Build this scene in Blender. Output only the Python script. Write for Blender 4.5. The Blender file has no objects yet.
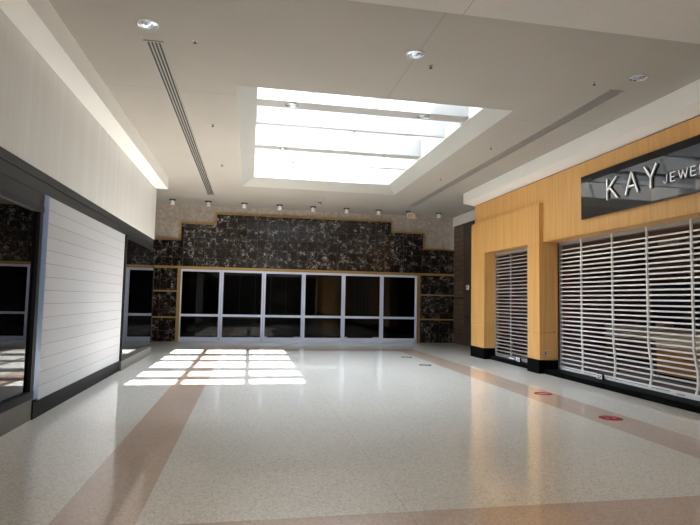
import bpy, bmesh, math, random
from mathutils import Vector, Matrix
random.seed(7)
scn = bpy.context.scene
COL = scn.collection
R = math.radians

# ------------------------------------------------------------------ materials
class NT:
    def __init__(s, name):
        s.m = bpy.data.materials.new(name); s.m.use_nodes = True
        s.t = s.m.node_tree; s.t.nodes.clear()
        s.out = s.n('ShaderNodeOutputMaterial')
    def n(s, typ, **kw):
        nd = s.t.nodes.new(typ)
        for k, v in kw.items(): setattr(nd, k, v)
        return nd
    def l(s, a, b): s.t.links.new(a, b)
    def setin(s, sock, v):
        if isinstance(v, bpy.types.NodeSocket): s.l(v, sock)
        else: sock.default_value = v
    def math(s, op, a, b=0.0, c=None):
        nd = s.n('ShaderNodeMath', operation=op)
        s.setin(nd.inputs[0], a); s.setin(nd.inputs[1], b)
        if c is not None: s.setin(nd.inputs[2], c)
        return nd.outputs[0]
    def vmath(s, op, a, b=(0, 0, 0)):
        nd = s.n('ShaderNodeVectorMath', operation=op)
        s.setin(nd.inputs[0], a); s.setin(nd.inputs[1], b)
        return nd.outputs[0]
    def mix(s, f, a, b):
        nd = s.n('ShaderNodeMix', data_type='RGBA')
        s.setin(nd.inputs[0], f); s.setin(nd.inputs[6], a); s.setin(nd.inputs[7], b)
        return nd.outputs[2]
    def pos(s): return s.n('ShaderNodeNewGeometry').outputs['Position']
    def obj(s): return s.n('ShaderNodeTexCoord').outputs['Object']
    def sep(s, v):
        nd = s.n('ShaderNodeSeparateXYZ'); s.l(v, nd.inputs[0]); return nd.outputs
    def comb(s, x, y, z):
        nd = s.n('ShaderNodeCombineXYZ')
        for i, v in enumerate((x, y, z)): s.setin(nd.inputs[i], v)
        return nd.outputs[0]
    def noise(s, v, scale, detail=3, rough=.5):
        nd = s.n('ShaderNodeTexNoise'); s.l(v, nd.inputs['Vector'])
        nd.inputs['Scale'].default_value = scale; nd.inputs['Detail'].default_value = detail
        nd.inputs['Roughness'].default_value = rough
        return nd.outputs
    def ramp(s, f, stops):
        nd = s.n('ShaderNodeValToRGB'); s.l(f, nd.inputs[0])
        e = nd.color_ramp.elements
        while len(e) < len(stops): e.new(.5)
        for i, (p, c) in enumerate(stops):
            e[i].position = p; e[i].color = (*c, 1) if len(c) == 3 else c
        return nd.outputs[0]
    def bsdf(s, color, rough=.5, metal=0., bump=None, bs=.1, bd=.01, spec=.5, coat=0.):
        b = s.n('ShaderNodeBsdfPrincipled')
        s.setin(b.inputs['Base Color'], color if isinstance(color, bpy.types.NodeSocket) else (*color, 1))
        s.setin(b.inputs['Roughness'], rough); b.inputs['Metallic'].default_value = metal
        b.inputs['Specular IOR Level'].default_value = spec
        b.inputs['Coat Weight'].default_value = coat
        if bump is not None:
            bp = s.n('ShaderNodeBump'); bp.inputs['Strength'].default_value = bs
            bp.inputs['Distance'].default_value = bd
            s.l(bump, bp.inputs['Height']); s.l(bp.outputs[0], b.inputs['Normal'])
        s.l(b.outputs[0], s.out.inputs[0])
        return b

def c3(*c): return tuple(c)

def simple(name, col, rough=.5, metal=0., var=.06, scale=8., spec=.5, coat=0.):
    t = NT(name); n = t.noise(t.pos(), scale, 3)[0]
    a = tuple(max(0, x * (1 - var)) for x in col); b = tuple(min(1, x * (1 + var)) for x in col)
    t.bsdf(t.mix(n, (*a, 1), (*b, 1)), rough, metal, spec=spec, coat=coat)
    return t.m

def terrazzo(name, base, dark, light):
    t = NT(name); p = t.pos()
    v = t.n('ShaderNodeTexVoronoi'); t.l(p, v.inputs['Vector']); v.inputs['Scale'].default_value = 75
    chip = t.sep(v.outputs['Color'])[0]
    col = t.ramp(chip, [(0, dark), (.22, dark), (.30, base), (.75, base), (.9, light)])
    n1 = t.noise(p, 30, 4, .7)[0]
    col = t.mix(t.math('MULTIPLY', n1, .7), col, (*base, 1))
    n2 = t.noise(p, .8, 3)[0]
    col = t.mix(t.ramp(n2, [(.35, (.0,) * 3), (.75, (.16,) * 3)]), col, (*[c * .7 for c in base], 1))
    x, y, z = t.sep(p)
    j1 = t.math('LESS_THAN', t.math('ABSOLUTE', t.math('SUBTRACT', x, 1.2)), .005)
    j2 = t.math('LESS_THAN', t.math('ABSOLUTE', t.math('SUBTRACT', y, 6.55)), .003)
    j3 = t.math('LESS_THAN', t.math('ABSOLUTE', t.math('SUBTRACT', y, 12.2)), .003)
    j = t.math('MAXIMUM', j1, t.math('MAXIMUM', j2, j3))
    col = t.mix(t.math('MULTIPLY', j, .2), col, (.10, .095, .09, 1))
    b = t.bsdf(col, .35, spec=.3, coat=1.0)
    t.setin(b.inputs['Coat Roughness'], t.math('ADD', t.math('MULTIPLY', t.noise(p, 2.2, 4)[0], .03), .055))
    b.inputs['Coat IOR'].default_value = 1.65
    return t.m

def marble(name):
    t = NT(name); p = t.pos(); x, y, z = t.sep(p); T = .36
    h = t.math('ADD', x, y)
    tx = t.math('DIVIDE', h, T); tz = t.math('DIVIDE', z, T)
    cell = t.comb(t.math('FLOOR', tx), t.math('FLOOR', tz), 0)
    wn = t.n('ShaderNodeTexWhiteNoise'); t.l(cell, wn.inputs['Vector'])
    off = t.vmath('MULTIPLY', wn.outputs['Color'], (30, 30, 30))
    q = t.vmath('ADD', p, off)
    ns = t.noise(q, 9, 3, .6)[1]
    q2 = t.vmath('ADD', q, t.vmath('MULTIPLY', ns, (.35, .35, .35)))
    v = t.n('ShaderNodeTexVoronoi', feature='DISTANCE_TO_EDGE'); t.l(q2, v.inputs['Vector']); v.inputs['Scale'].default_value = 6.0
    vein = t.ramp(v.outputs[0], [(0, (1,) * 3), (.02, (.7,) * 3), (.06, (0,) * 3)])
    mask = t.ramp(t.noise(q, 4.0, 2)[0], [(.46, (0,) * 3), (.68, (1,) * 3)])
    vein = t.math('MULTIPLY', vein, mask)
    base = t.ramp(t.noise(q2, 7, 5, .65)[0], [(.35, (.004, .003, .003)), (.58, (.014, .010, .009)), (.8, (.07, .055, .048))])
    col = t.mix(vein, base, (.62, .56, .52, 1))
    fx = t.math('FRACT', tx); fz = t.math('FRACT', tz)
    g = t.math('MAXIMUM', t.math('LESS_THAN', fx, .03), t.math('LESS_THAN', fz, .03))
    col = t.mix(g, col, (.085, .07, .06, 1))
    t.bsdf(col, .13, spec=.4)
    return t.m

def wood(name, base=(.66, .36, .115)):
    t = NT(name); p = t.pos(); x, y, z = t.sep(p)
    q = t.comb(t.math('MULTIPLY', x, 9), t.math('MULTIPLY', y, 9), t.math('MULTIPLY', z, .35))
    n = t.noise(q, 1.6, 4, .6)[0]
    a = tuple(c * .86 for c in base); b = tuple(min(1, c * 1.12) for c in base)
    col = t.ramp(n, [(.3, a), (.7, b)])
    q2 = t.comb(t.math('MULTIPLY', x, 60), t.math('MULTIPLY', y, 60), t.math('MULTIPLY', z, 1.5))
    f = t.noise(q2, 1, 2)[0]
    col = t.mix(t.math('MULTIPLY', f, .18), col, (*[c * .6 for c in base], 1))
    # veneer sheet joints
    s = t.math('FRACT', t.math('DIVIDE', t.math('SUBTRACT', y, .35), 1.22))
    g = t.math('LESS_THAN', s, .004)
    col = t.mix(t.math('MULTIPLY', g, .35), col, (.12, .06, .02, 1))
    t.bsdf(col, .38, spec=.4)
    return t.m

def boards(name, col, axis, pitch, off, rough=.5, gap=.025, gdark=.45):
    t = NT(name); p = t.pos(); s = t.sep(p)[axis]
    k = t.math('DIVIDE', t.math('SUBTRACT', s, off), pitch)
    f = t.math('FRACT', k)
    g = t.math('LESS_THAN', f, gap)
    wn = t.n('ShaderNodeTexWhiteNoise', noise_dimensions='1D'); t.l(t.math('FLOOR', k), wn.inputs['W'])
    tone = t.mix(wn.outputs[0], (*[c * .93 for c in col], 1), (*col, 1))
    c = t.mix(g, tone, (*[q * gdark for q in col], 1))
    h = t.math('SUBTRACT', 1.0, g)
    t.bsdf(c, rough, bump=h, bs=.6, bd=.004)
    return t.m

def stucco(name, col, scale=140, bs=.25, mott=.05, ms=1.2, rough=.85):
    t = NT(name); p = t.pos()
    n = t.noise(p, scale, 3, .6)[0]; m = t.noise(p, ms, 4)[0]
    a = tuple(c * (1 - mott) for c in col); b = tuple(min(1, c * (1 + mott)) for c in col)
    c = t.mix(m, (*a, 1), (*b, 1))
    c = t.mix(t.ramp(n, [(.35, (.22,) * 3), (.6, (0,) * 3)]), c, (*[q * .6 for q in col], 1))
    t.bsdf(c, rough, bump=n, bs=bs, bd=.004, spec=.2)
    return t

def ceiling_mat(name, col, joints):
    t = stucco(name, col); b = [n for n in t.t.nodes if n.type == 'BSDF_PRINCIPLED'][0]
    if joints:
        src = b.inputs['Base Color'].links[0].from_socket
        x, y, z = t.sep(t.pos()); m = None
        for ax, v, w in joints:
            g = t.math('LESS_THAN', t.math('ABSOLUTE', t.math('SUBTRACT', (x, y)[ax], v)), w)
            m = g if m is None else t.math('MAXIMUM', m, g)
        t.l(t.mix(t.math('MULTIPLY', m, .5), src, (.12, .11, .10, 1)), b.inputs['Base Color'])
    return t.m

def granite(name, a, b, scale=9, rough=.55):
    t = NT(name); p = t.pos()
    n = t.noise(p, scale, 6, .75)[0]
    col = t.ramp(n, [(.33, a), (.68, b)])
    x, y, z = t.sep(p)
    g = t.math('MAXIMUM', t.math('LESS_THAN', t.math('FRACT', t.math('DIVIDE', t.math('ADD', x, .1), .61)), .012),
               t.math('LESS_THAN', t.math('FRACT', t.math('DIVIDE', t.math('ADD', z, .05), .61)), .012))
    col = t.mix(t.math('MULTIPLY', g, .3), col, (.1, .08, .07, 1))
    t.bsdf(col, rough)
    return t.m

def brick_dark(name):
    t = NT(name); p = t.pos(); x, y, z = t.sep(p)
    b = t.n('ShaderNodeTexBrick'); t.l(t.comb(t.math('ADD', x, y), z, 0), b.inputs['Vector'])
    b.inputs['Color1'].default_value = (.11, .07, .045, 1); b.inputs['Color2'].default_value = (.17, .11, .07, 1)
    b.inputs['Mortar'].default_value = (.04, .03, .025, 1); b.inputs['Scale'].default_value = 1
    b.inputs['Brick Width'].default_value = .36; b.inputs['Row Height'].default_value = .18; b.inputs['Mortar Size'].default_value = .012
    b.offset = 0
    t.bsdf(b.outputs[0], .4)
    return t.m

def glass(name, tint, ior=1.5, rough=0.0, boost=0.0):
    t = NT(name)
    tr = t.n('ShaderNodeBsdfTransparent'); tr.inputs[0].default_value = (*tint, 1)
    gl = t.n('ShaderNodeBsdfAnisotropic'); gl.inputs['Roughness'].default_value = rough
    gl.inputs[0].default_value = (.95, .97, 1, 1)
    f = t.n('ShaderNodeFresnel'); f.inputs[0].default_value = ior
    fac = t.math('ADD', f.outputs[0], boost) if boost else f.outputs[0]
    mx = t.n('ShaderNodeMixShader'); t.l(fac, mx.inputs[0]); t.l(tr.outputs[0], mx.inputs[1]); t.l(gl.outputs[0], mx.inputs[2])
    t.l(mx.outputs[0], t.out.inputs[0])
    return t.m

M = {}
M['terrazzo'] = terrazzo('grey_terrazzo', (.77, .72, .625), (.50, .465, .395), (.88, .84, .77))
M['pink'] = terrazzo('pink_terrazzo', (.57, .42, .325), (.44, .32, .245), (.64, .51, .415))
M['marble'] = marble('brown_marble')
M['granite'] = granite('taupe_granite', (.29, .245, .205), (.50, .435, .37))
M['brass'] = simple('brass', (.42, .27, .085), .4, .6)
M['wood'] = wood('honey_veneer')
M['fascia'] = boards('white_tongue_boards', (.66, .645, .61), 1, .152, .03, gap=.03, gdark=.8)
M['shiplap'] = boards('white_shiplap', (.47, .47, .48), 2, .1727, .205, gap=.03, gdark=.35)
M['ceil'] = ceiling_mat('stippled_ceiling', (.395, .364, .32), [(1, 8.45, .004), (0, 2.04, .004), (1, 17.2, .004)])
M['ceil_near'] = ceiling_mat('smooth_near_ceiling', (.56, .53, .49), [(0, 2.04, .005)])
M['white'] = simple('white_paint', (.86, .84, .80), .6, 0, .03, 2)
M['reveal'] = simple('reveal_paint', (.40, .39, .355), .6, 0, .03, 2)
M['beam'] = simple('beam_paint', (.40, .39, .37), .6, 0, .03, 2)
M['beam_sunlit'] = simple('sunlit_beam_paint', (.55, .54, .52), .6, 0, .03, 2)  # lighter copy of the beam paint: sunlight on the tall beams put into colour
M['bright'] = simple('skylight_white', (.84, .84, .83), .55, 0, .02, 2)
M['wellwall'] = simple('light_well_plaster', (.50, .475, .43), .7, 0, .02, 2)
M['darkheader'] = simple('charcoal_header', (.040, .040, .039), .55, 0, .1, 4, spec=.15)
M['black'] = simple('black_stone', (.003, .003, .0035), .5, 0, .3, 30, spec=.03)
M['blackmatte'] = simple('black_powdercoat', (.012, .012, .015), .5, spec=.2)
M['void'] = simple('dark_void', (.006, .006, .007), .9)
M['tilebase'] = simple('taupe_tile_base', (.13, .12, .10), .4, 0, .15, 12)
M['blackbase'] = simple('charcoal_skirting', (.012, .0125, .0125), .5, 0, .15, 10, spec=.12)
M['steelblue'] = simple('steel_post', (.20, .27, .42), .35, .35)
M['alu'] = simple('satin_aluminium', (.60, .62, .66), .35, .8, .04)
M['doorframe'] = simple('door_aluminium', (.70, .76, .97), .4, .0, .04)
M['slat'] = simple('grille_aluminium', (.84, .83, .80), .42, .25, .04)
M['slatgrey'] = simple('grey_grille_aluminium', (.38, .36, .33), .45, .25, .04)  # darker grey than the wide grille's slats, also on both hoods
M['glassdark'] = glass('dark_tinted_glass', (.16, .17, .19), 1.4, 0)
M['glassshop'] = glass('shopfront_glass', (.25, .26, .28), 1.5, 0, .03)
M['glassroof'] = glass('roof_glazing', (.93, .96, 1.0), 1.35, .02)
M['signblack'] = simple('glossy_black_sign', (.012, .012, .012), .03, 0, .1, 5, spec=.4)
M['chrome'] = simple('polished_letter_steel', (.78, .78, .78), .22, .55)
M['lens'] = simple('prismatic_lens', (.62, .68, .80), .08, .8, .35, 60)
M['lens2'] = simple('lamp_glass', (.85, .9, 1.0), .1, .4, .2, 60)
M['slotdark'] = simple('slot_black', (.008, .008, .008), .6)
M['slotblade'] = simple('slot_blade', (.36, .34, .31), .5)
M['red'] = simple('red_vinyl', (.26, .02, .025), .7, spec=.1)
M['greyvinyl'] = simple('worn_grey_vinyl', (.025, .025, .028), .8, spec=.05)
M['whitevinyl'] = simple('white_vinyl', (.38, .22, .21), .8, spec=.1)
M['paper'] = simple('white_label', (.85, .85, .85), .5)
M['plate'] = simple('steel_plate', (.45, .45, .45), .4, .4)
M['cream'] = simple('cream_housing', (.72, .66, .55), .5)
M['exitred'] = simple('exit_red', (.55, .08, .03), .5)
M['brownwood'] = simple('dark_walnut', (.15, .065, .03), .4, 0, .3, 6)
M['orangewood'] = simple('orange_veneer', (.42, .19, .06), .4, 0, .2, 6)
M['beige'] = simple('beige_laminate', (.55, .45, .32), .4)
M['navy'] = simple('navy_fabric', (.035, .05, .10), .6)
M['shopwall'] = simple('shop_brown_wall', (.26, .14, .11), .6, 0, .2, 2)
M['carpet'] = simple('shop_carpet', (.22, .18, .16), .95, 0, .2, 40)
M['pinkbox'] = simple('pink_card', (.45, .26, .22), .6)
M['brick'] = brick_dark('dark_brown_tile')
M['darkpanel'] = simple('dark_grey_panel', (.06, .057, .045), .4)
M['extroof'] = simple('roof_membrane', (.35, .35, .35), .9)

# ------------------------------------------------------------------ mesh helpers
def bx(bm, x0, x1, y0, y1, z0, z1, mi=0):
    vs = [bm.verts.new((x, y, z)) for x in (x0, x1) for y in (y0, y1) for z in (z0, z1)]
    F = [(0, 1, 3, 2), (4, 6, 7, 5), (0, 4, 5, 1), (2, 3, 7, 6), (0, 2, 6, 4), (1, 5, 7, 3)]
    for f in F:
        fc = bm.faces.new([vs[i] for i in f]); fc.material_index = mi
def obj(name, build, mats, parent=None, loc=None, bevel=0, smooth=False):
    bm = bmesh.new(); build(bm)
    bmesh.ops.recalc_face_normals(bm, faces=bm.faces[:])
    me = bpy.data.meshes.new(name); 
    o = bpy.data.objects.new(name, me); COL.objects.link(o)
    if loc is not None:
        bmesh.ops.translate(bm, verts=bm.verts, vec=-Vector(loc))
    bm.to_mesh(me); bm.free()
    for m in (mats if isinstance(mats, (list, tuple)) else [mats]): me.materials.append(M[m])
    if smooth:
        for f in me.polygons: f.use_smooth = True
    if loc is not None: o.location = loc
    if parent is not None:
        o.parent = parent
        o.location = Vector(o.location) - world(parent)
    if bevel:
        b = o.modifiers.new('bevel', 'BEVEL'); b.width = bevel; b.segments = 2; b.limit_method = 'ANGLE'
    return o
def world(o):
    v = Vector((0, 0, 0))
    while o is not None: v = v + o.location; o = o.parent
    return v
def boxes(name, L, mats, parent=None, loc=None, bevel=0):
    def b(bm):
        for q in L: bx(bm, *q)
    return obj(name, b, mats, parent, loc, bevel)
def struct(o): o['kind'] = 'structure'; return o
def empty(name, loc=(0, 0, 0)):
    o = bpy.data.objects.new(name, None); COL.objects.link(o); o.location = loc; o.empty_display_size = .1
    return o
def tag(o, label, cat, group=None):
    o['label'] = label; o['category'] = cat
    if group: o['group'] = group
    return o
def cyl(bm, c, r0, r1, z0, z1, n=24, cap0=True, cap1=True):
    a = [bm.verts.new((c[0] + r0 * math.cos(2 * math.pi * i / n), c[1] + r0 * math.sin(2 * math.pi * i / n), z0)) for i in range(n)]
    b = [bm.verts.new((c[0] + r1 * math.cos(2 * math.pi * i / n), c[1] + r1 * math.sin(2 * math.pi * i / n), z1)) for i in range(n)]
    for i in range(n):
        j = (i + 1) % n; bm.faces.new((a[i], a[j], b[j], b[i]))
    if cap0: bm.faces.new(a[::-1])
    if cap1: bm.faces.new(b)
def lathe(bm, c, prof, n=24):
    rings = []
    for r, z in prof:
        rings.append([bm.verts.new((c[0] + r * math.cos(2 * math.pi * i / n), c[1] + r * math.sin(2 * math.pi * i / n), z)) for i in range(n)])
    for A, B in zip(rings, rings[1:]):
        for i in range(n):
            j = (i + 1) % n; bm.faces.new((A[i], A[j], B[j], B[i]))
def copy_tree(o, parent=None):
    c = o.copy(); COL.objects.link(c); c.parent = parent
    for ch in [x for x in bpy.data.objects if x.parent == o]: copy_tree(ch, c)
    return c
def bar(bm, a, b, w, nrm, d0, d1):
    a = Vector(a); b = Vector(b); nrm = Vector(nrm)
    t = (b - a).normalized(); s = t.cross(nrm).normalized() * w / 2
    a = a - t * w * .3; b = b + t * w * .3
    q = [a - s, a + s, b + s, b - s]
    lo = [bm.verts.new(v + nrm * d0) for v in q]; hi = [bm.verts.new(v + nrm * d1) for v in q]
    bm.faces.new(lo); bm.faces.new(hi[::-1])
    for i in range(4):
        j = (i + 1) % 4; bm.faces.new((lo[i], hi[i], hi[j], lo[j]))
def arc(cx, cy, rx, ry, a0, a1, n=6):
    return [(cx + rx * math.cos(R(a0 + (a1 - a0) * i / n)), cy + ry * math.sin(R(a0 + (a1 - a0) * i / n))) for i in range(n + 1)]
GLY = {
 'K': [[(0, 0), (0, 1)], [(0, .42), (.9, 1)], [(.25, .58), (1, 0)]],
 'A': [[(0, 0), (.5, 1)], [(.5, 1), (1, 0)], [(.2, .34), (.8, .34)]],
 'Y': [[(0, 1), (.5, .45)], [(1, 1), (.5, .45)], [(.5, .45), (.5, 0)]],
 'J': [[(.75, 1), (.75, .25)], arc(.4, .25, .35, .25, 0, -180)],
 'E': [[(0, 0), (0, 1)], [(0, 1), (.8, 1)], [(0, .5), (.7, .5)], [(0, 0), (.8, 0)]],
 'W': [[(0, 1), (.25, 0)], [(.25, 0), (.5, .9)], [(.5, .9), (.75, 0)], [(.75, 0), (1, 1)]],
 'L': [[(0, 1), (0, 0)], [(0, 0), (.75, 0)]],
 'R': [[(0, 0), (0, 1)], [(0, 1), (.5, 1)], arc(.5, .75, .3, .25, 90, -90), [(.5, .5), (0, .5)], [(.4, .5), (.85, 0)]],
 'S': [arc(.45, .74, .35, .26, 30, 270), arc(.45, .24, .35, .26, 90, -150)],
 'X': [[(0, 0), (.85, 1)], [(0, 1), (.85, 0)]],
 'I': [[(.3, 0), (.3, 1)]],
 'T': [[(.45, 0), (.45, 1)], [(0, 1), (.9, 1)]],
}
def glyph(bm, ch, org, right, up, nrm, w, h, sw, d0, d1):
    org = Vector(org); right = Vector(right); up = Vector(up)
    for st in GLY[ch]:
        P = [org + right * (p[0] * w) + up * (p[1] * h) for p in st]
        for a, b in zip(P, P[1:]): bar(bm, a, b, sw, nrm, d0, d1)

# ------------------------------------------------------------------ dimensions
ZC = 4.74      # main ceiling
ZN = 4.46      # lower ceiling over the near end
YB = 19.2      # back wall
XL = -2.58     # left shopfront line
YR = -13.0     # far end behind the camera

# ------------------------------------------------------------------ floor
def bfloor(bm):
    xs = [-6, -1.28, -.71, 4.57, 5.22, 13]
    ys = [YR - .5, 3.28, 3.9, 15.95, 16.65, 24]
    for i in range(5):
        for j in range(5):
            pink = (i in (1, 3) and ys[j] < 16.6) or (j in (1, 3) and 1 <= i <= 3)
            v = [bm.verts.new(p) for p in ((xs[i], ys[j], 0), (xs[i + 1], ys[j], 0), (xs[i + 1], ys[j + 1], 0), (xs[i], ys[j + 1], 0))]
            f = bm.faces.new(v); f.material_index = 1 if pink else 0
    bmesh.ops.remove_doubles(bm, verts=bm.verts, dist=1e-5)
    r = bmesh.ops.extrude_face_region(bm, geom=bm.faces[:])
    bmesh.ops.translate(bm, verts=[g for g in r['geom'] if isinstance(g, bmesh.types.BMVert)], vec=(0, 0, -.15))
floor = struct(obj('floor', bfloor, ['terrazzo', 'pink']))

# ------------------------------------------------------------------ ceiling with skylight opening
SO = (-.30, 4.22, 8.06, 15.5)        # edge of the opening in the ceiling plane
SI = (.02, 3.92, 8.37, 15.08)        # upper edge of the splayed reveal
ZS = 4.94; ZG = 6.2
def holed(bm, X0, X1, Y0, Y1, h, z0, z1, mi=0):
    bx(bm, X0, h[0], Y0, Y1, z0, z1, mi); bx(bm, h[1], X1, Y0, Y1, z0, z1, mi)
    bx(bm, h[0], h[1], Y0, h[2], z0, z1, mi); bx(bm, h[0], h[1], h[3], Y1, z0, z1, mi)
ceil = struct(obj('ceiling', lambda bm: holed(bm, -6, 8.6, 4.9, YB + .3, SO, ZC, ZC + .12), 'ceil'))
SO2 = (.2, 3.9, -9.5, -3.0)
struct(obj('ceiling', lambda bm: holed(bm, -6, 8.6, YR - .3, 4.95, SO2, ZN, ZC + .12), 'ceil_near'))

def splay(bm):
    z0, z1 = ZC, ZS
    a = [(SO[0], SO[2]), (SO[1], SO[2]), (SO[1], SO[3]), (SO[0], SO[3])]
    b = [(SI[0], SI[2]), (SI[1], SI[2]), (SI[1], SI[3]), (SI[0], SI[3])]
    A = [bm.verts.new((*p, z0)) for p in a]; B = [bm.verts.new((*p, z1)) for p in b]; C = [bm.verts.new((*p, z1)) for p in a]
    for i in range(4):
        j = (i + 1) % 4
        bm.faces.new((A[i], A[j], B[j], B[i])); bm.faces.new((B[i], B[j], C[j], C[i])); bm.faces.new((A[i], C[i], C[j], A[j]))
sky = struct(empty('window_1', (2, 11.7, ZS)))
obj('splayed_reveal', splay, 'reveal', sky)
def well(bm):
    X0, X1, Y0, Y1 = SI; t = .5
    bx(bm, X0 - t, X0, Y0 - t, Y1 + t, ZS, ZG); bx(bm, X1, X1 + t, Y0 - t, Y1 + t, ZS, ZG)
    bx(bm, X0, X1, Y0 - t, Y0, ZS, ZG); bx(bm, X0, X1, Y1, Y1 + t, ZS, ZG)
obj('light_well_wall', well, 'wellwall', sky)
for y0, y1, z1 in ((9.22, 9.56, 5.42), (12.06, 12.36, 5.42), (10.48, 10.60, 6.14), (13.36, 13.47, 6.14)):
    boxes('beam', [(SI[0], SI[1], y0, y1, 5.0, z1)], 'beam' if z1 < 6 else 'beam_sunlit', sky)
fr = []
for x in (.22, 1.42, 2.62): fr.append((x - .035, x + .035, SI[2], SI[3], 6.14, 6.24))
fr += [(3.70, SI[1], SI[2], SI[3], 6.14, 6.24), (SI[0], 3.7, 9.5, 9.56, 6.14, 6.24),
       (SI[0], 3.7, 10.12, 10.66, 6.14, 6.24), (SI[0], 3.7, 13.1, 13.62, 6.14, 6.24)]
boxes('glazing_bars', fr, 'bright', sky)
boxes('pane', [(SI[0] - .1, SI[1] + .1, SI[2] - .1, SI[3] + .1, 6.26, 6.262)], 'glassroof', sky)
# unseen second skylight behind the viewer, added to light the near end
sky2 = struct(empty('window_2_added', (2, -4, ZC)))
def well2(bm):
    X0, X1, Y0, Y1 = SO2; t = .4
    bx(bm, X0 - t, X0, Y0 - t, Y1 + t, ZC + .12, ZG); bx(bm, X1, X1 + t, Y0 - t, Y1 + t, ZC + .12, ZG)
    bx(bm, X0, X1, Y0 - t, Y0, ZC + .12, ZG); bx(bm, X0, X1, Y1, Y1 + t, ZC + .12, ZG)
obj('light_well_wall', well2, 'wellwall', sky2)
for k in range(4):
    y = -8.6 + k * 1.42
    boxes('beam', [(SO2[0], SO2[1], y, y + (.34 if k % 2 else .12), 5.0, 5.45)], 'bright', sky2)
boxes('pane', [(SO2[0] - .1, SO2[1] + .1, SO2[2] - .1, SO2[3] + .1, 6.22, 6.222)], 'glassroof', sky2)

# ------------------------------------------------------------------ right bulkheads
def rb(bm):
    prof = [(6.12, ZC), (6.12, 4.437), (6.44, 4.385), (8.5, 4.385), (8.5, ZC)]
    a = [bm.verts.new((x, YR, z)) for x, z in prof]; b = [bm.verts.new((x, 14.75, z)) for x, z in prof]
    bm.faces.new(a); bm.faces.new(b[::-1])
    for i in range(5):
        j = (i + 1) % 5; bm.faces.new((a[i], b[i], b[j], a[j]))
struct(obj('trim_1', rb, 'white'))
struct(boxes('trim_2', [(7.55, 8.5, 14.75, YB, 4.40, ZC)], 'white'))
struct(boxes('trim_3', [(-5.5, -2.255, YR, 14.95, 4.43, ZC)], 'white'))

# ------------------------------------------------------------------ left shopfront
wl = struct(empty('wall_left', (XL, 8, 0)))
boxes('fascia', [(-2.85, XL, YR, 15.15, 3.065, 4.43)], 'fascia', wl)
boxes('header', [(-2.85, XL - .012, YR, 15.1, 2.955, 3.065), (-2.85, XL - .03, YR, 15.1, 2.94, 2.955), (-2.85, XL - .012, YR, 15.1, 2.80, 2.94)], 'darkheader', wl)
boxes('shiplap_panel', [(-2.85, XL, 7.44, 11.67, .205, 2.80)], 'shiplap', wl)
boxes('corner_bead', [(XL - .05, XL + .006, 11.67, 11.69, .205, 2.80)], 'white', wl)
boxes('steel_post', [(-2.80, XL + .004, 7.27, 7.44, .24, 2.80)], 'steelblue', wl)
struct(boxes('baseboard_left', [(-2.85, XL + .012, 7.27, 11.70, 0, .205)], 'blackbase'))
struct(boxes('baseboard_left', [(-2.85, XL - .005, YR, 7.27, 0, .26)], 'tilebase'))
struct(boxes('baseboard_left', [(-3.0, -2.525, 11.70, 15.06, 0, .20)], 'tilebase'))
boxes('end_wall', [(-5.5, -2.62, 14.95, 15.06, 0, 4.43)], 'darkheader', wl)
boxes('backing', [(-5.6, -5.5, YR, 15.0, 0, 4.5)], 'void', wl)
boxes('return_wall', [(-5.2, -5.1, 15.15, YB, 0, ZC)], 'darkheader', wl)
def shopwin(name, y0, y1, mulls, z0, z1, fx=-2.62):
    w = struct(empty(name, (fx, (y0 + y1) / 2, z0)))
    k = .05 if fx < -2.6 else .012
    mw = .04 if fx < -2.6 else .02
    L = [(fx - .06, fx + k, y0, y1, z0, z0 + .09), (fx - .06, fx + k, y0, y1, z1 - .07, z1)]
    boxes('sill_frame', L, 'blackmatte', w)
    for m in mulls: boxes('mullion', [(fx - .06, fx + k * .8, m - mw, m + mw, z0 + .09, z1 - .07)], 'blackmatte', w)
    boxes('pane', [(fx - .006, fx, y0, y1, z0 + .09, z1 - .07)], 'glassshop', w)
    return w
w3 = shopwin('window_3', YR, 7.27, [7.22, 5.2, 3.2, 1.2, -1, -3, -5, -7, -9, -11], .26, 2.63)
boxes('head_channel', [(-2.74, -2.60, YR, 7.27, 2.63, 2.80)], 'darkheader', w3)
shopwin('window_4', 11.70, 15.06, [11.73, 15.035], .20, 2.80, -2.54)
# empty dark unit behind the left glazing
boxes('unit_floor', [(-5.5, -2.86, YR, 15, .002, .012)], 'void', wl)

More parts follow.
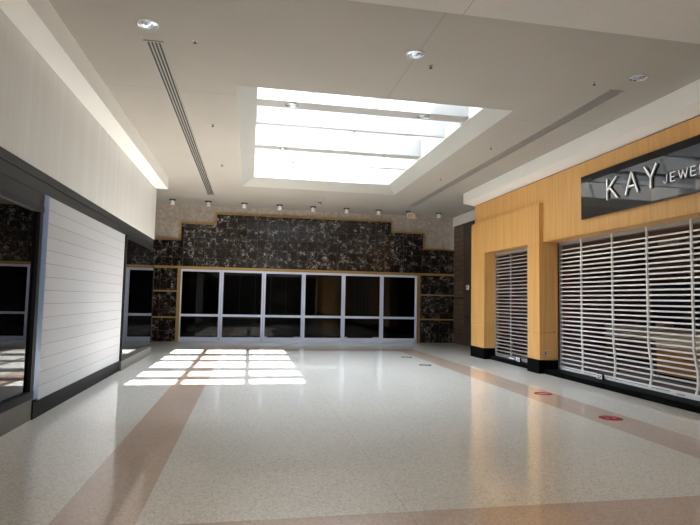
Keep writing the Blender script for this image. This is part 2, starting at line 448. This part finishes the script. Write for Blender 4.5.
# ------------------------------------------------------------------ back wall
wb = struct(empty('wall_back', (1.9, YB, 0)))
Y0, Y1 = YB, YB + .3
DX0, DX1 = -2.36, 6.18        # glazed opening
ZH = 2.50
G = (3.51, 4.10, 4.48)
XS = (-2.42, -1.235, 5.15, 6.405)
boxes('granite_band', [(-5.2, 7.9, Y0 + .06, Y1, 3.4, ZC)], 'granite', wb)
boxes('marble_cladding', [
    (-5.2, DX0, Y0 + .03, Y1, 0, G[0]), (DX1, 7.62, Y0 + .03, Y1, 0, G[0]), (DX0, DX1, Y0 + .03, Y1, ZH + .08, G[0]),
    (XS[0], XS[3], Y0 + .03, Y1, G[0], G[1]), (XS[1], XS[2], Y0 + .03, Y1, G[1], G[2])], 'marble', wb)
e = .05
tr = struct(boxes('trim_4', [
    (-5.1, XS[0], Y0, Y0 + .06, G[0] - e / 2, G[0] + e / 2), (XS[3], 7.62, Y0, Y0 + .06, G[0] - e / 2, G[0] + e / 2),
    (XS[0] - e / 2, XS[0] + e / 2, Y0, Y0 + .06, G[0] - e / 2, G[1] + e / 2), (XS[3] - e / 2, XS[3] + e / 2, Y0, Y0 + .06, G[0] - e / 2, G[1] + e / 2),
    (XS[0] + e / 2, XS[1] + e / 2, Y0, Y0 + .06, G[1] - e / 2, G[1] + e / 2), (XS[2] - e / 2, XS[3] - e / 2, Y0, Y0 + .06, G[1] - e / 2, G[1] + e / 2),
    (XS[1] - e / 2, XS[1] + e / 2, Y0, Y0 + .06, G[1] + e / 2, G[2] + e / 2), (XS[2] - e / 2, XS[2] + e / 2, Y0, Y0 + .06, G[1] + e / 2, G[2] + e / 2),
    (XS[1] + e / 2, XS[2] - e / 2, Y0, Y0 + .06, G[2] - e / 2, G[2] + e / 2)], 'brass'))
struct(boxes('trim_5', [
    (-5.1, 7.62, Y0 - .005, Y0 + .05, ZH + .01, ZH + .09),
    (DX0 - .10, DX0, Y0, Y0 + .05, 0, ZH + .01), (DX1, DX1 + .10, Y0, Y0 + .05, 0, ZH + .01),
    (-5.1, DX0 - .10, Y0, Y0 + .05, 1.70, 1.75), (-5.1, DX0 - .10, Y0, Y0 + .05, .80, .85),
    (DX1 + .10, 7.62, Y0, Y0 + .05, 1.75, 1.80), (DX1 + .10, 7.62, Y0, Y0 + .05, .84, .89)], 'brass'))
# six framed glazed doors
XM = [DX0, -.98, .49, 1.91, 3.37, 4.81, DX1]
for i in range(6):
    a, b = XM[i], XM[i + 1]
    sa = .07 if i else .05; sb = .07 if i < 5 else .09
    d = struct(empty('door_%d' % (i + 1), ((a + b) / 2, YB + .1, 0)))
    y0, y1 = YB + .06, YB + .12
    boxes('frame', [(a + .004, a + sa, y0, y1, 0, ZH), (b - sb, b - .004, y0, y1, 0, ZH), (a + sa, b - sb, y0, y1, ZH - .08, ZH), (a + sa, b - sb, y0, y1, 0, .15)], 'doorframe', d, bevel=.004)
    boxes('push_rail', [(a + sa, b - sb, y0 - .02, y1, .865, .945)], 'doorframe', d, bevel=.004)
    boxes('pane', [(a + sa, b - sb, YB + .085, YB + .09, .15, .865), (a + sa, b - sb, YB + .085, YB + .09, .945, ZH - .08)], 'glassdark', d)
    if i in (2, 4): boxes('lock_box', [(a + sa + .005, a + sa + .10, y0 - .02, y0, .15, .19), (b - sb - .25, b - sb - .02, y0 - .02, y0, .15, .18)], 'alu', d)
    else: boxes('floor_bolt', [(b - sb + .01, b - sb + .05, y0 - .015, y0, .02, .12)], 'alu', d)
# dark vestibule behind the doors
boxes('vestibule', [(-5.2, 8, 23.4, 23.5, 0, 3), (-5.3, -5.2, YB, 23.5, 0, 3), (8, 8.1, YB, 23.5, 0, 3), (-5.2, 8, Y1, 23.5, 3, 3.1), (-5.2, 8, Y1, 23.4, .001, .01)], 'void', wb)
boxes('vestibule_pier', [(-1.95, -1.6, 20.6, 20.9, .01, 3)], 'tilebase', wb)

# ------------------------------------------------------------------ right wall
wr = struct(empty('wall_right', (7.75, 17, 0)))
struct(boxes('wall_right', [(6.45, 6.85, YR, 14.66, 2.93, 4.36)], 'wood'))
struct(boxes('trim_6', [(6.48, 7.0, YR, 14.64, 4.36, 4.385)], 'blackmatte'))
boxes('far_pier_tiles', [(7.6, 7.9, 18.25, YB, 0, 4.40)], 'brick', wr)
boxes('far_pier_panel', [(7.62, 7.9, 14.8, 18.25, 0, 4.40)], 'darkpanel', wr)
boxes('far_pier_band', [(7.59, 7.6, 18.25, YB, 1.66, 1.72), (7.61, 7.62, 14.8, 18.25, 1.0, 1.03)], 'darkheader', wr)
boxes('end_return', [(6.75, 7.9, 14.62, 14.72, 0, 4.385)], 'darkpanel', wr)
struct(boxes('wall_right', [(6.45, 7.0, YR, 3.4, .3, 2.93)], 'wood'))
struct(boxes('baseboard_right', [(6.44, 7.0, YR, 3.4, 0, .3)], 'black'))
# wooden doorway surround
ws = tag(empty('doorway_surround', (6.35, 12.8, 0)), 'projecting honey wood surround with two posts around the small shuttered opening', 'door surround')
boxes('header', [(6.35, 6.449, 10.95, 14.68, 2.915, 3.81), (6.449, 6.75, 10.95, 14.68, 2.915, 2.929)], 'wood', ws, bevel=.003)
for (a, b) in ((13.80, 14.68), (10.95, 11.46)):
    p = boxes('post', [(6.35, 6.80, a, b, .905, 2.91), (6.35, 6.80, a, b, .30, .90)], 'wood', ws, bevel=.002)
    boxes('plinth', [(6.335, 6.80, a - .003, b + .003, 0, .298)], 'black', ws)
# black stone thresholds
tag(boxes('threshold_step', [(6.46, 7.05, 3.4, 10.94, 0, .10)], 'black', loc=(6.7, 7.5, 0), bevel=.004), 'long black stone step under the wide rolling grille', 'threshold')
tag(boxes('threshold_step', [(6.52, 7.05, 11.465, 13.795, 0, .10)], 'black', loc=(6.7, 12.6, 0), bevel=.004), 'short black stone step under the narrow grille between wooden posts', 'threshold')

# ------------------------------------------------------------------ rolling grilles
def grille(x, ya, yb, rods, z0, z1, label, amp, sm='slat'):
    g = tag(empty('rolling_grille', (x, (ya + yb) / 2, z0)), label, 'grille')
    def sag(y, z):
        k = max(0, min(1, (yb - y) / 3.2)) * amp
        s = (z - z0) / .78
        return k * math.sin(math.pi * s ** .75) ** 1.5 if 0 < s < 1 else 0
    pitch = .092; n = int((z1 - z0 - .09) / pitch)
    def slats(bm):
        ys = [ya + (yb - ya) * i / 10 for i in range(11)]
        for k in range(n):
            z = z0 + .06 + k * pitch; h = .0145
            sec = [(-.006, -h), (-.010, 0), (-.006, h), (.004, h), (.004, -h)]
            rings = []
            for y in ys:
                s = sag(y, z)
                rings.append([bm.verts.new((x + s + a, y, z + b)) for a, b in sec])
            for A, B in zip(rings, rings[1:]):
                for i in range(5): bm.faces.new((A[i], A[(i + 1) % 5], B[(i + 1) % 5], B[i]))
            bm.faces.new(rings[0][::-1]); bm.faces.new(rings[-1])
    obj('slat_curtain', slats, sm, g)
    for y in rods:
        def rod(bm):
            N = 40; w = .019; rings = []
            for i in range(N + 1):
                z = z0 + (z1 - z0) * i / N; s = sag(y, z)
                rings.append([bm.verts.new((x + s + a, y + b, z)) for a, b in ((-.022, -w), (-.022, w), (.008, w), (.008, -w))])
            for A, B in zip(rings, rings[1:]):
                for i in range(4): bm.faces.new((A[i], A[(i + 1) % 4], B[(i + 1) % 4], B[i]))
            bm.faces.new(rings[0][::-1]); bm.faces.new(rings[-1])
        obj('link_chain', rod, sm, g)
    boxes('bottom_bar', [(x - .03, x + .02, ya, yb, z0 - .005, z0 + .035)], sm, g, bevel=.004)
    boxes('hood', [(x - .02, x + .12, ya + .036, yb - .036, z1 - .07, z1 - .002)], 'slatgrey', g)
    for y, s in ((ya, 1), (yb, -1)):
        boxes('guide_track', [(x - .03, x + .03, min(y, y + s * .035), max(y, y + s * .035), z0, z1)], 'alu', g)
    return g
g1 = grille(6.86, 3.41, 10.93, [4.4, 5.38, 6.33, 7.28, 8.25, 9.17, 10.15], .108, 2.93,
            'wide aluminium rolling grille under the sign, its lower slats bowed inward', .065)
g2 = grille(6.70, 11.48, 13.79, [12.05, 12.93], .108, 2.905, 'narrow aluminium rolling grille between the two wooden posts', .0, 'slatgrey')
# stickers on the bottom bars
boxes('sticker', [(6.826, 6.829, 6.5, 7.75, .105, .175)], 'paper', g1)
for q in ((6.824, 6.826, 7.0, 7.12, .115, .16), (6.824, 6.826, 7.45, 7.62, .125, .15)): boxes('sticker_mark', [q], 'plate', g1)
for a, b in ((11.62, 11.9), (12.75, 13.0)):
    boxes('sticker', [(6.665, 6.669, a, b, .105, .15)], 'paper', g2)
def lockbox(x, y, label):
    t = tag(empty('floor_lock', (x, y, .1)), label, 'lock')
    boxes('housing', [(x - .02, x + .02, y - .09, y + .09, .1005, .205)], 'blackmatte', t)
    boxes('notice', [(x - .0235, x - .02, y - .085, y + .085, .11, .20)], 'paper', t)
    boxes('notice_print', [(x - .025, x - .0235, y - .05, y + .05, .125, .14), (x - .025, x - .0235, y - .06, y - .02, .155, .172), (x - .025, x - .0235, y + .0, y + .05, .155, .172)], 'blackmatte', t)
lockbox(6.765, 9.45, 'small black lock with white notice on the step of the wide grille')
lockbox(6.60, 12.35, 'small black lock with white notice on the step of the narrow grille')

# ------------------------------------------------------------------ sign
sg = tag(empty('shop_sign', (6.42, 7.3, 3.2)), 'long glossy black fascia sign with raised silver letters above the wide grille', 'sign')
boxes('backing_board', [(6.39, 6.45, 4.85, 9.45, 3.215, 4.06)], 'signblack', sg, bevel=.003)
RT, UP, NR = (0, -1, 0), (0, 0, 1), (-1, 0, 0)
def letter(ch, y, z, w, h, sw, d):
    o = obj('letter', lambda bm: glyph(bm, ch, (6.385, y, z), RT, UP, NR, w, h, sw, .0, d), 'chrome', sg)
for ch, y, w in (('K', 8.63, .27), ('A', 8.14, .29), ('Y', 7.68, .26)): letter(ch, y, 3.462, w, .37, .03, .03)
for ch, y, w in zip('JEWELERS', (7.29, 7.14, 6.98, 6.75, 6.58, 6.42, 6.26, 6.10), (.10, .11, .17, .11, .11, .11, .11, .11)):
    letter(ch, y, 3.478, w, .135, .013, .02)

# ------------------------------------------------------------------ wall plates
o = tag(empty('outlet_plate', (6.48, 10.94, .45)), 'small steel outlet plate low on the side of the near wooden post', 'outlet')
boxes('cover_plate', [(6.45, 6.52, 10.935, 10.948, .41, .51)], 'plate', o, bevel=.002)
boxes('socket', [(6.47, 6.50, 10.931, 10.935, .465, .49), (6.47, 6.50, 10.931, 10.935, .425, .45)], 'blackmatte', o)
o = tag(empty('thermostat', (7.6, 18.0, 2.0)), 'small pale wall control on the dark panel beside the wooden post', 'wall control')
boxes('case', [(7.585, 7.618, 17.80, 18.0, 1.98, 2.14)], 'paper', o, bevel=.004)
boxes('dial_window', [(7.582, 7.585, 17.85, 17.95, 2.04, 2.10)], 'plate', o)

# ------------------------------------------------------------------ ceiling fittings
def slot(x, y0, y1, label):
    t = tag(empty('slot_diffuser', (x, (y0 + y1) / 2, ZC)), label, 'air diffuser')
    boxes('backing', [(x - .095, x + .095, y0, y1, ZC - .004, ZC - .0005)], 'slotdark', t)
    for k in range(5):
        c = x - .09 + k * .045
        boxes('blade', [(c - .008, c + .008, y0, y1, ZC - .016, ZC - .004)], 'slotblade', t)
    for a in (y0 - .015, y1): boxes('end_cap', [(x - .12, x + .12, a, a + .015, ZC - .016, ZC - .0005)], 'slotblade', t)
slot(-1.285, 6.86, 17.03, 'long dark slotted air diffuser in the ceiling left of the skylight')
slot(5.29, 6.93, 17.18, 'long slotted air diffuser in the ceiling right of the skylight')
def can(x, y, z, r, label, group=None):
    t = tag(empty('recessed_downlight', (x, y, z)), label, 'ceiling light', group)
    obj('trim_ring', lambda bm: lathe(bm, (x, y), [(r, z - .001), (r + .004, z - .008), (r * .9, z - .014), (r * .84, z - .001)], 32), 'chrome', t, smooth=True)
    obj('reflector', lambda bm: lathe(bm, (x, y), [(r * .86, z - .006), (r * .6, z - .016), (r * .34, z - .008), (r * .12, z - .02), (.001, z - .02)], 14), 'lens', t)
    return t
can(-1.28, 6.43, ZC, .125, 'round chrome downlight nearest the left slotted diffuser')
can(2.01, 6.46, ZC, .125, 'round chrome downlight in front of the skylight')
can(5.28, 6.46, ZC, .125, 'round chrome downlight nearest the right slotted diffuser')
can(.64, 9.39, 5.0, .12, 'round downlight at the left of the nearest skylight beam')
can(3.09, 9.39, 5.0, .12, 'round downlight at the right of the nearest skylight beam')
can(.65, 12.21, 5.0, .10, 'round downlight at the left of the third skylight beam')
can(3.11, 12.21, 5.0, .10, 'round downlight at the right of the third skylight beam')
def sprink(x, y, z, label, r=.022):
    t = tag(empty('sprinkler_head', (x, y, z)), label, 'sprinkler')
    obj('escutcheon', lambda bm: cyl(bm, (x, y), r * 1.6, r * 1.3, z - .008, z - .0005, 16), 'plate', t)
    obj('deflector', lambda bm: (cyl(bm, (x, y), .008, .008, z - .03, z - .008, 10), cyl(bm, (x, y), r, r, z - .034, z - .03, 16)), 'blackmatte', t)
for x, y, l in ((-.77, 6.73, 'small sprinkler beside the near end of the left diffuser'),
                (2.325, 6.75, 'small dark sprinkler just right of the central downlight'),
                (4.79, 6.75, 'small sprinkler beside the near end of the right diffuser'),
                (-.77, 10.06, 'small sprinkler beside the left edge of the skylight, nearer one'),
                (-.755, 13.12, 'small sprinkler beside the left edge of the skylight, farther one'),
                (4.80, 10.13, 'small sprinkler beside the right edge of the skylight, nearer one'),
                (4.80, 13.1, 'small sprinkler beside the right edge of the skylight, farther one'),
                (2.2, 16.5, 'small sprinkler behind the skylight above the glazed doors')):
    sprink(x, y, ZC, l)
sprink(2.0, 10.54, 5.0, 'small sprinkler under the second skylight beam', .018)
sx = [-2.6, -1.45, -.27, .92, 2.08, 3.25, 4.40, 5.52, 6.65]
where = ['first surface spotlight from the left, beside the white fascia corner', 'second surface spotlight from the left, beyond the left diffuser',
         'third surface spotlight from the left above the stepped marble', 'fourth surface spotlight from the left',
         'middle one of the nine white surface spotlights', 'fourth surface spotlight from the right', 'third surface spotlight from the right',
         'second surface spotlight from the right, above the exit sign', 'rightmost surface spotlight near the pale bulkhead']
proto = empty('ceiling_spotlight', (0, 0, 0))
obj('canopy', lambda bm: cyl(bm, (0, 0), .11, .11, -.022, -.001, 24), 'darkheader', proto)
def shade(bm):
    cyl(bm, (0, 0), .02, .02, -.05, -.022, 12); lathe(bm, (0, 0), [(.02, -.05), (.062, -.05), (.066, -.17), (.056, -.17), (.05, -.10), (.001, -.10)], 24)
obj('cylinder_shade', shade, 'paper', proto, smooth=False)
for i, x in enumerate(sx):
    s = proto if i == 0 else copy_tree(proto)
    s.location = (x, 18.3, ZC); tag(s, where[i], 'ceiling light', 'white surface spotlights before the back wall')
# small brown ceiling device
t = tag(empty('smoke_detector', (2.2, 17.6, ZC)), 'small brownish ceiling sensor between the skylight and the middle spotlight', 'smoke detector')
obj('base', lambda bm: cyl(bm, (2.2, 17.45), .07, .06, ZC - .02, ZC - .001, 20), 'darkheader', t)
obj('head', lambda bm: lathe(bm, (2.2, 17.45), [(.05, ZC - .02), (.045, ZC - .08), (.03, ZC - .11), (.001, ZC - .115)], 18), 'beige', t)
# exit sign
ex = tag(empty('exit_sign', (5.52, 18.05, 4.5)), 'small cream exit sign with red letters hanging below the ceiling', 'sign')
boxes('housing', [(5.40, 5.68, 18.02, 18.07, 4.46, 4.64)], 'cream', ex, bevel=.004)
boxes('stem', [(5.52, 5.56, 18.03, 18.06, 4.64, ZC + .01)], 'cream', ex)
def exl(bm):
    for i, ch in enumerate('EXIT'):
        glyph(bm, ch, (5.42 + i * .063, 18.019, 4.495), (1, 0, 0), UP, (0, -1, 0), .05, .11, .016, .0, .003)
obj('lettering', exl, 'exitred', ex)

# ------------------------------------------------------------------ floor stickers
def decal(x, y, r, mat, mat2, label, foot):
    t = tag(empty('floor_sticker', (x, y, 0)), label, 'floor sticker')
    obj('disc', lambda bm: cyl(bm, (x, y), r, r, .0004, .0014, 36), mat, t)
    if foot == 1:
        def f(bm):
            bx(bm, x - .09, x + .09, y - .045, y + .045, .0015, .002)
            
        obj('print', f, mat2, t)
    if foot == 2:
        for sx_ in (-.05, .05):
            obj('footprint', lambda bm: lathe(bm, (x + sx_, y), [(.001, .0021), (.028, .0021), (.030, .0015)], 16), mat2, t)
        boxes('print_bar', [(x - .10, x + .10, y + .085, y + .10, .0015, .002)], mat2, t)
decal(5.03, 8.56, .155, 'red', 'whitevinyl', 'round red sticker on the pink floor band, the farther of the two red ones', 1)
decal(4.92, 6.66, .155, 'red', 'whitevinyl', 'round red sticker on the pink floor band, nearest to the viewer', 2)
decal(4.30, 14.3, .16, 'greyvinyl', 'slotblade', 'round dark sticker on the grey floor, farthest of all the stickers', 1)
decal(4.25, 12.55, .16, 'greyvinyl', 'slotblade', 'round dark sticker on the grey floor inside the pink band, the nearer dark one', 1)

# ------------------------------------------------------------------ shop interior behind the grilles
struct(boxes('wall_shop', [(12, 12.1, 3.3, 14.6, 0, 3.1)], 'shopwall')); struct(boxes('wall_shop', [(6.87, 12, 14.5, 14.6, 0, 3.1)], 'shopwall')); struct(boxes('wall_shop', [(7.0, 12, 3.3, 3.4, 0, 3.1)], 'shopwall'))
struct(boxes('ceiling', [(6.86, 12.1, 3.3, 14.62, 3.0, 3.1)], 'shopwall'))
struct(boxes('ceiling', [(6.86, 8.6, YR, 14.62, 4.3, 4.36)], 'void'))
struct(boxes('floor', [(7.051, 12, 3.4, 14.5, .001, .10)], 'carpet'))
def counter(x0, x1, y0, y1, h, front, label):
    t = tag(empty('display_counter', ((x0 + x1) / 2, (y0 + y1) / 2, .1)), label, 'display counter')
    boxes('body', [(x0 + .03, x1 - .03, y0 + .03, y1 - .03, .10, h - .30)], front, t)
    boxes('glass_case', [(x0 + .02, x1 - .02, y0 + .02, y1 - .02, h - .30, h - .05)], 'beige', t)
    boxes('top', [(x0, x1, y0, y1, h - .05, h)], 'beige', t, bevel=.004)
    boxes('kick', [(x0 + .02, x0 + .03, y0 + .05, y1 - .05, .10, .2)], 'blackmatte', t)
counter(8.1, 8.75, 6.2, 9.6, 1.02, 'orangewood', 'beige-topped wooden display counter just behind the wide grille')
counter(9.6, 10.2, 8.8, 13.2, 1.0, 'brownwood', 'darker display counter deeper inside the closed shop')
def cabinet(x0, x1, y0, y1, h, label, m='navy'):
    t = tag(empty('wall_cabinet', ((x0 + x1) / 2, (y0 + y1) / 2, .1)), label, 'cabinet')
    boxes('carcass', [(x0, x1, y0, y1, .10, h)], 'brownwood', t)
    for k in range(3):
        a = y0 + (y1 - y0) * k / 3 + .03; b = y0 + (y1 - y0) * (k + 1) / 3 - .03
        boxes('display_panel', [(x0 - .02, x0, a, b, .9, h - .15)], m, t)
        boxes('door', [(x0 - .02, x0, a, b, .2, .85)], 'brownwood', t)
cabinet(11.5, 11.98, 4.5, 8.9, 2.3, 'dark cabinet with navy panels along the shop rear wall, nearer one')
cabinet(11.5, 11.98, 9.3, 13.7, 2.3, 'dark cabinet with navy panels along the shop rear wall, farther one')
tag(boxes('gift_box', [(9.75, 10.0, 11.2, 11.5, 1.0005, 1.18)], 'pinkbox', loc=(9.87, 11.35, 1.0), bevel=.004), 'small pinkish box on the deeper shop counter', 'box')
tag(boxes('ceiling_panel', [(9.0, 9.5, 9.9, 10.5, 2.90, 2.999)], 'beige', loc=(9.25, 10.2, 2.95)), 'beige light box on the shop ceiling seen through the wide grille', 'ceiling panel')

# ------------------------------------------------------------------ far end of the mall behind the viewer
wf = struct(empty('wall_front', (2, YR, 0)))
boxes('piers', [(-6, -2.4, YR - .3, YR, 0, ZC), (6.3, 8.6, YR - .3, YR, 0, ZC), (-2.4, 6.3, YR - .3, YR, 3.6, ZC)], 'white', wf)
boxes('closed_front', [(-2.4, 6.3, YR - .2, YR - .15, 0, 3.6)], 'darkpanel', wf)
boxes('frame', [(-2.4 + k * 1.45, -2.33 + k * 1.45, YR - .15, YR - .05, 0, 3.6) for k in range(7)], 'doorframe', wf)

# ------------------------------------------------------------------ light
sun = bpy.data.lights.new('sun', 'SUN'); sun.energy = 44; sun.angle = R(.55); sun.color = (1, .95, .88)
so = bpy.data.objects.new('sun', sun); COL.objects.link(so)
d = Vector((-.423, .25, -1)).normalized()
so.rotation_euler = d.to_track_quat('-Z', 'Y').to_euler(); so.location = (8, 4, 14)
w = bpy.data.worlds.new('sky'); scn.world = w; w.use_nodes = True
nt = w.node_tree; bgn = nt.nodes['Background']
bgn.inputs[0].default_value = (.83, .91, 1.0, 1); bgn.inputs[1].default_value = 22.0

# sampling portals for the sky light in the two roof openings (they give off no light themselves)
for (X0, X1, Y0_, Y1_) in (SI, SO2):
    la = bpy.data.lights.new('sky_portal', 'AREA'); la.shape = 'RECTANGLE'; la.size = X1 - X0; la.size_y = Y1_ - Y0_
    la.cycles.is_portal = True
    lo = bpy.data.objects.new('sky_portal', la); COL.objects.link(lo); lo.location = ((X0 + X1) / 2, (Y0_ + Y1_) / 2, ZG + .10)

# ------------------------------------------------------------------ camera
cam = bpy.data.cameras.new('camera'); co = bpy.data.objects.new('camera', cam); COL.objects.link(co)
r = Vector((0.98259371, -0.1846873, 0.02000507)); u = Vector((-0.03239253, -0.06430085, 0.99740469)); f = Vector((0.18292164, 0.98069159, 0.0691641))
m = Matrix((( r.x, u.x, -f.x, 0), (r.y, u.y, -f.y, 0), (r.z, u.z, -f.z, 1.55), (0, 0, 0, 1)))
co.matrix_world = m
cam.sensor_width = 36; cam.lens = 534.446 / 700 * 36; cam.clip_start = .05; cam.clip_end = 200
scn.camera = co
scn.view_settings.view_transform = 'Standard'; scn.view_settings.look = 'None'
scn.view_settings.gamma = 1; scn.view_settings.use_curve_mapping = False
scn.view_settings.exposure = 0.21
cy = scn.cycles
cy.use_denoising = True
cy.max_bounces = 14; cy.diffuse_bounces = 8; cy.glossy_bounces = 6; cy.transparent_max_bounces = 16
cy.sample_clamp_indirect = 6
cy.use_adaptive_sampling = False
cy.use_guiding = True; cy.use_surface_guiding = True; cy.guiding_training_samples = 24
cy.denoiser = 'OPENIMAGEDENOISE'; cy.denoising_input_passes = 'RGB_ALBEDO_NORMAL'; cy.denoising_prefilter = 'ACCURATE'
cy.caustics_reflective = True
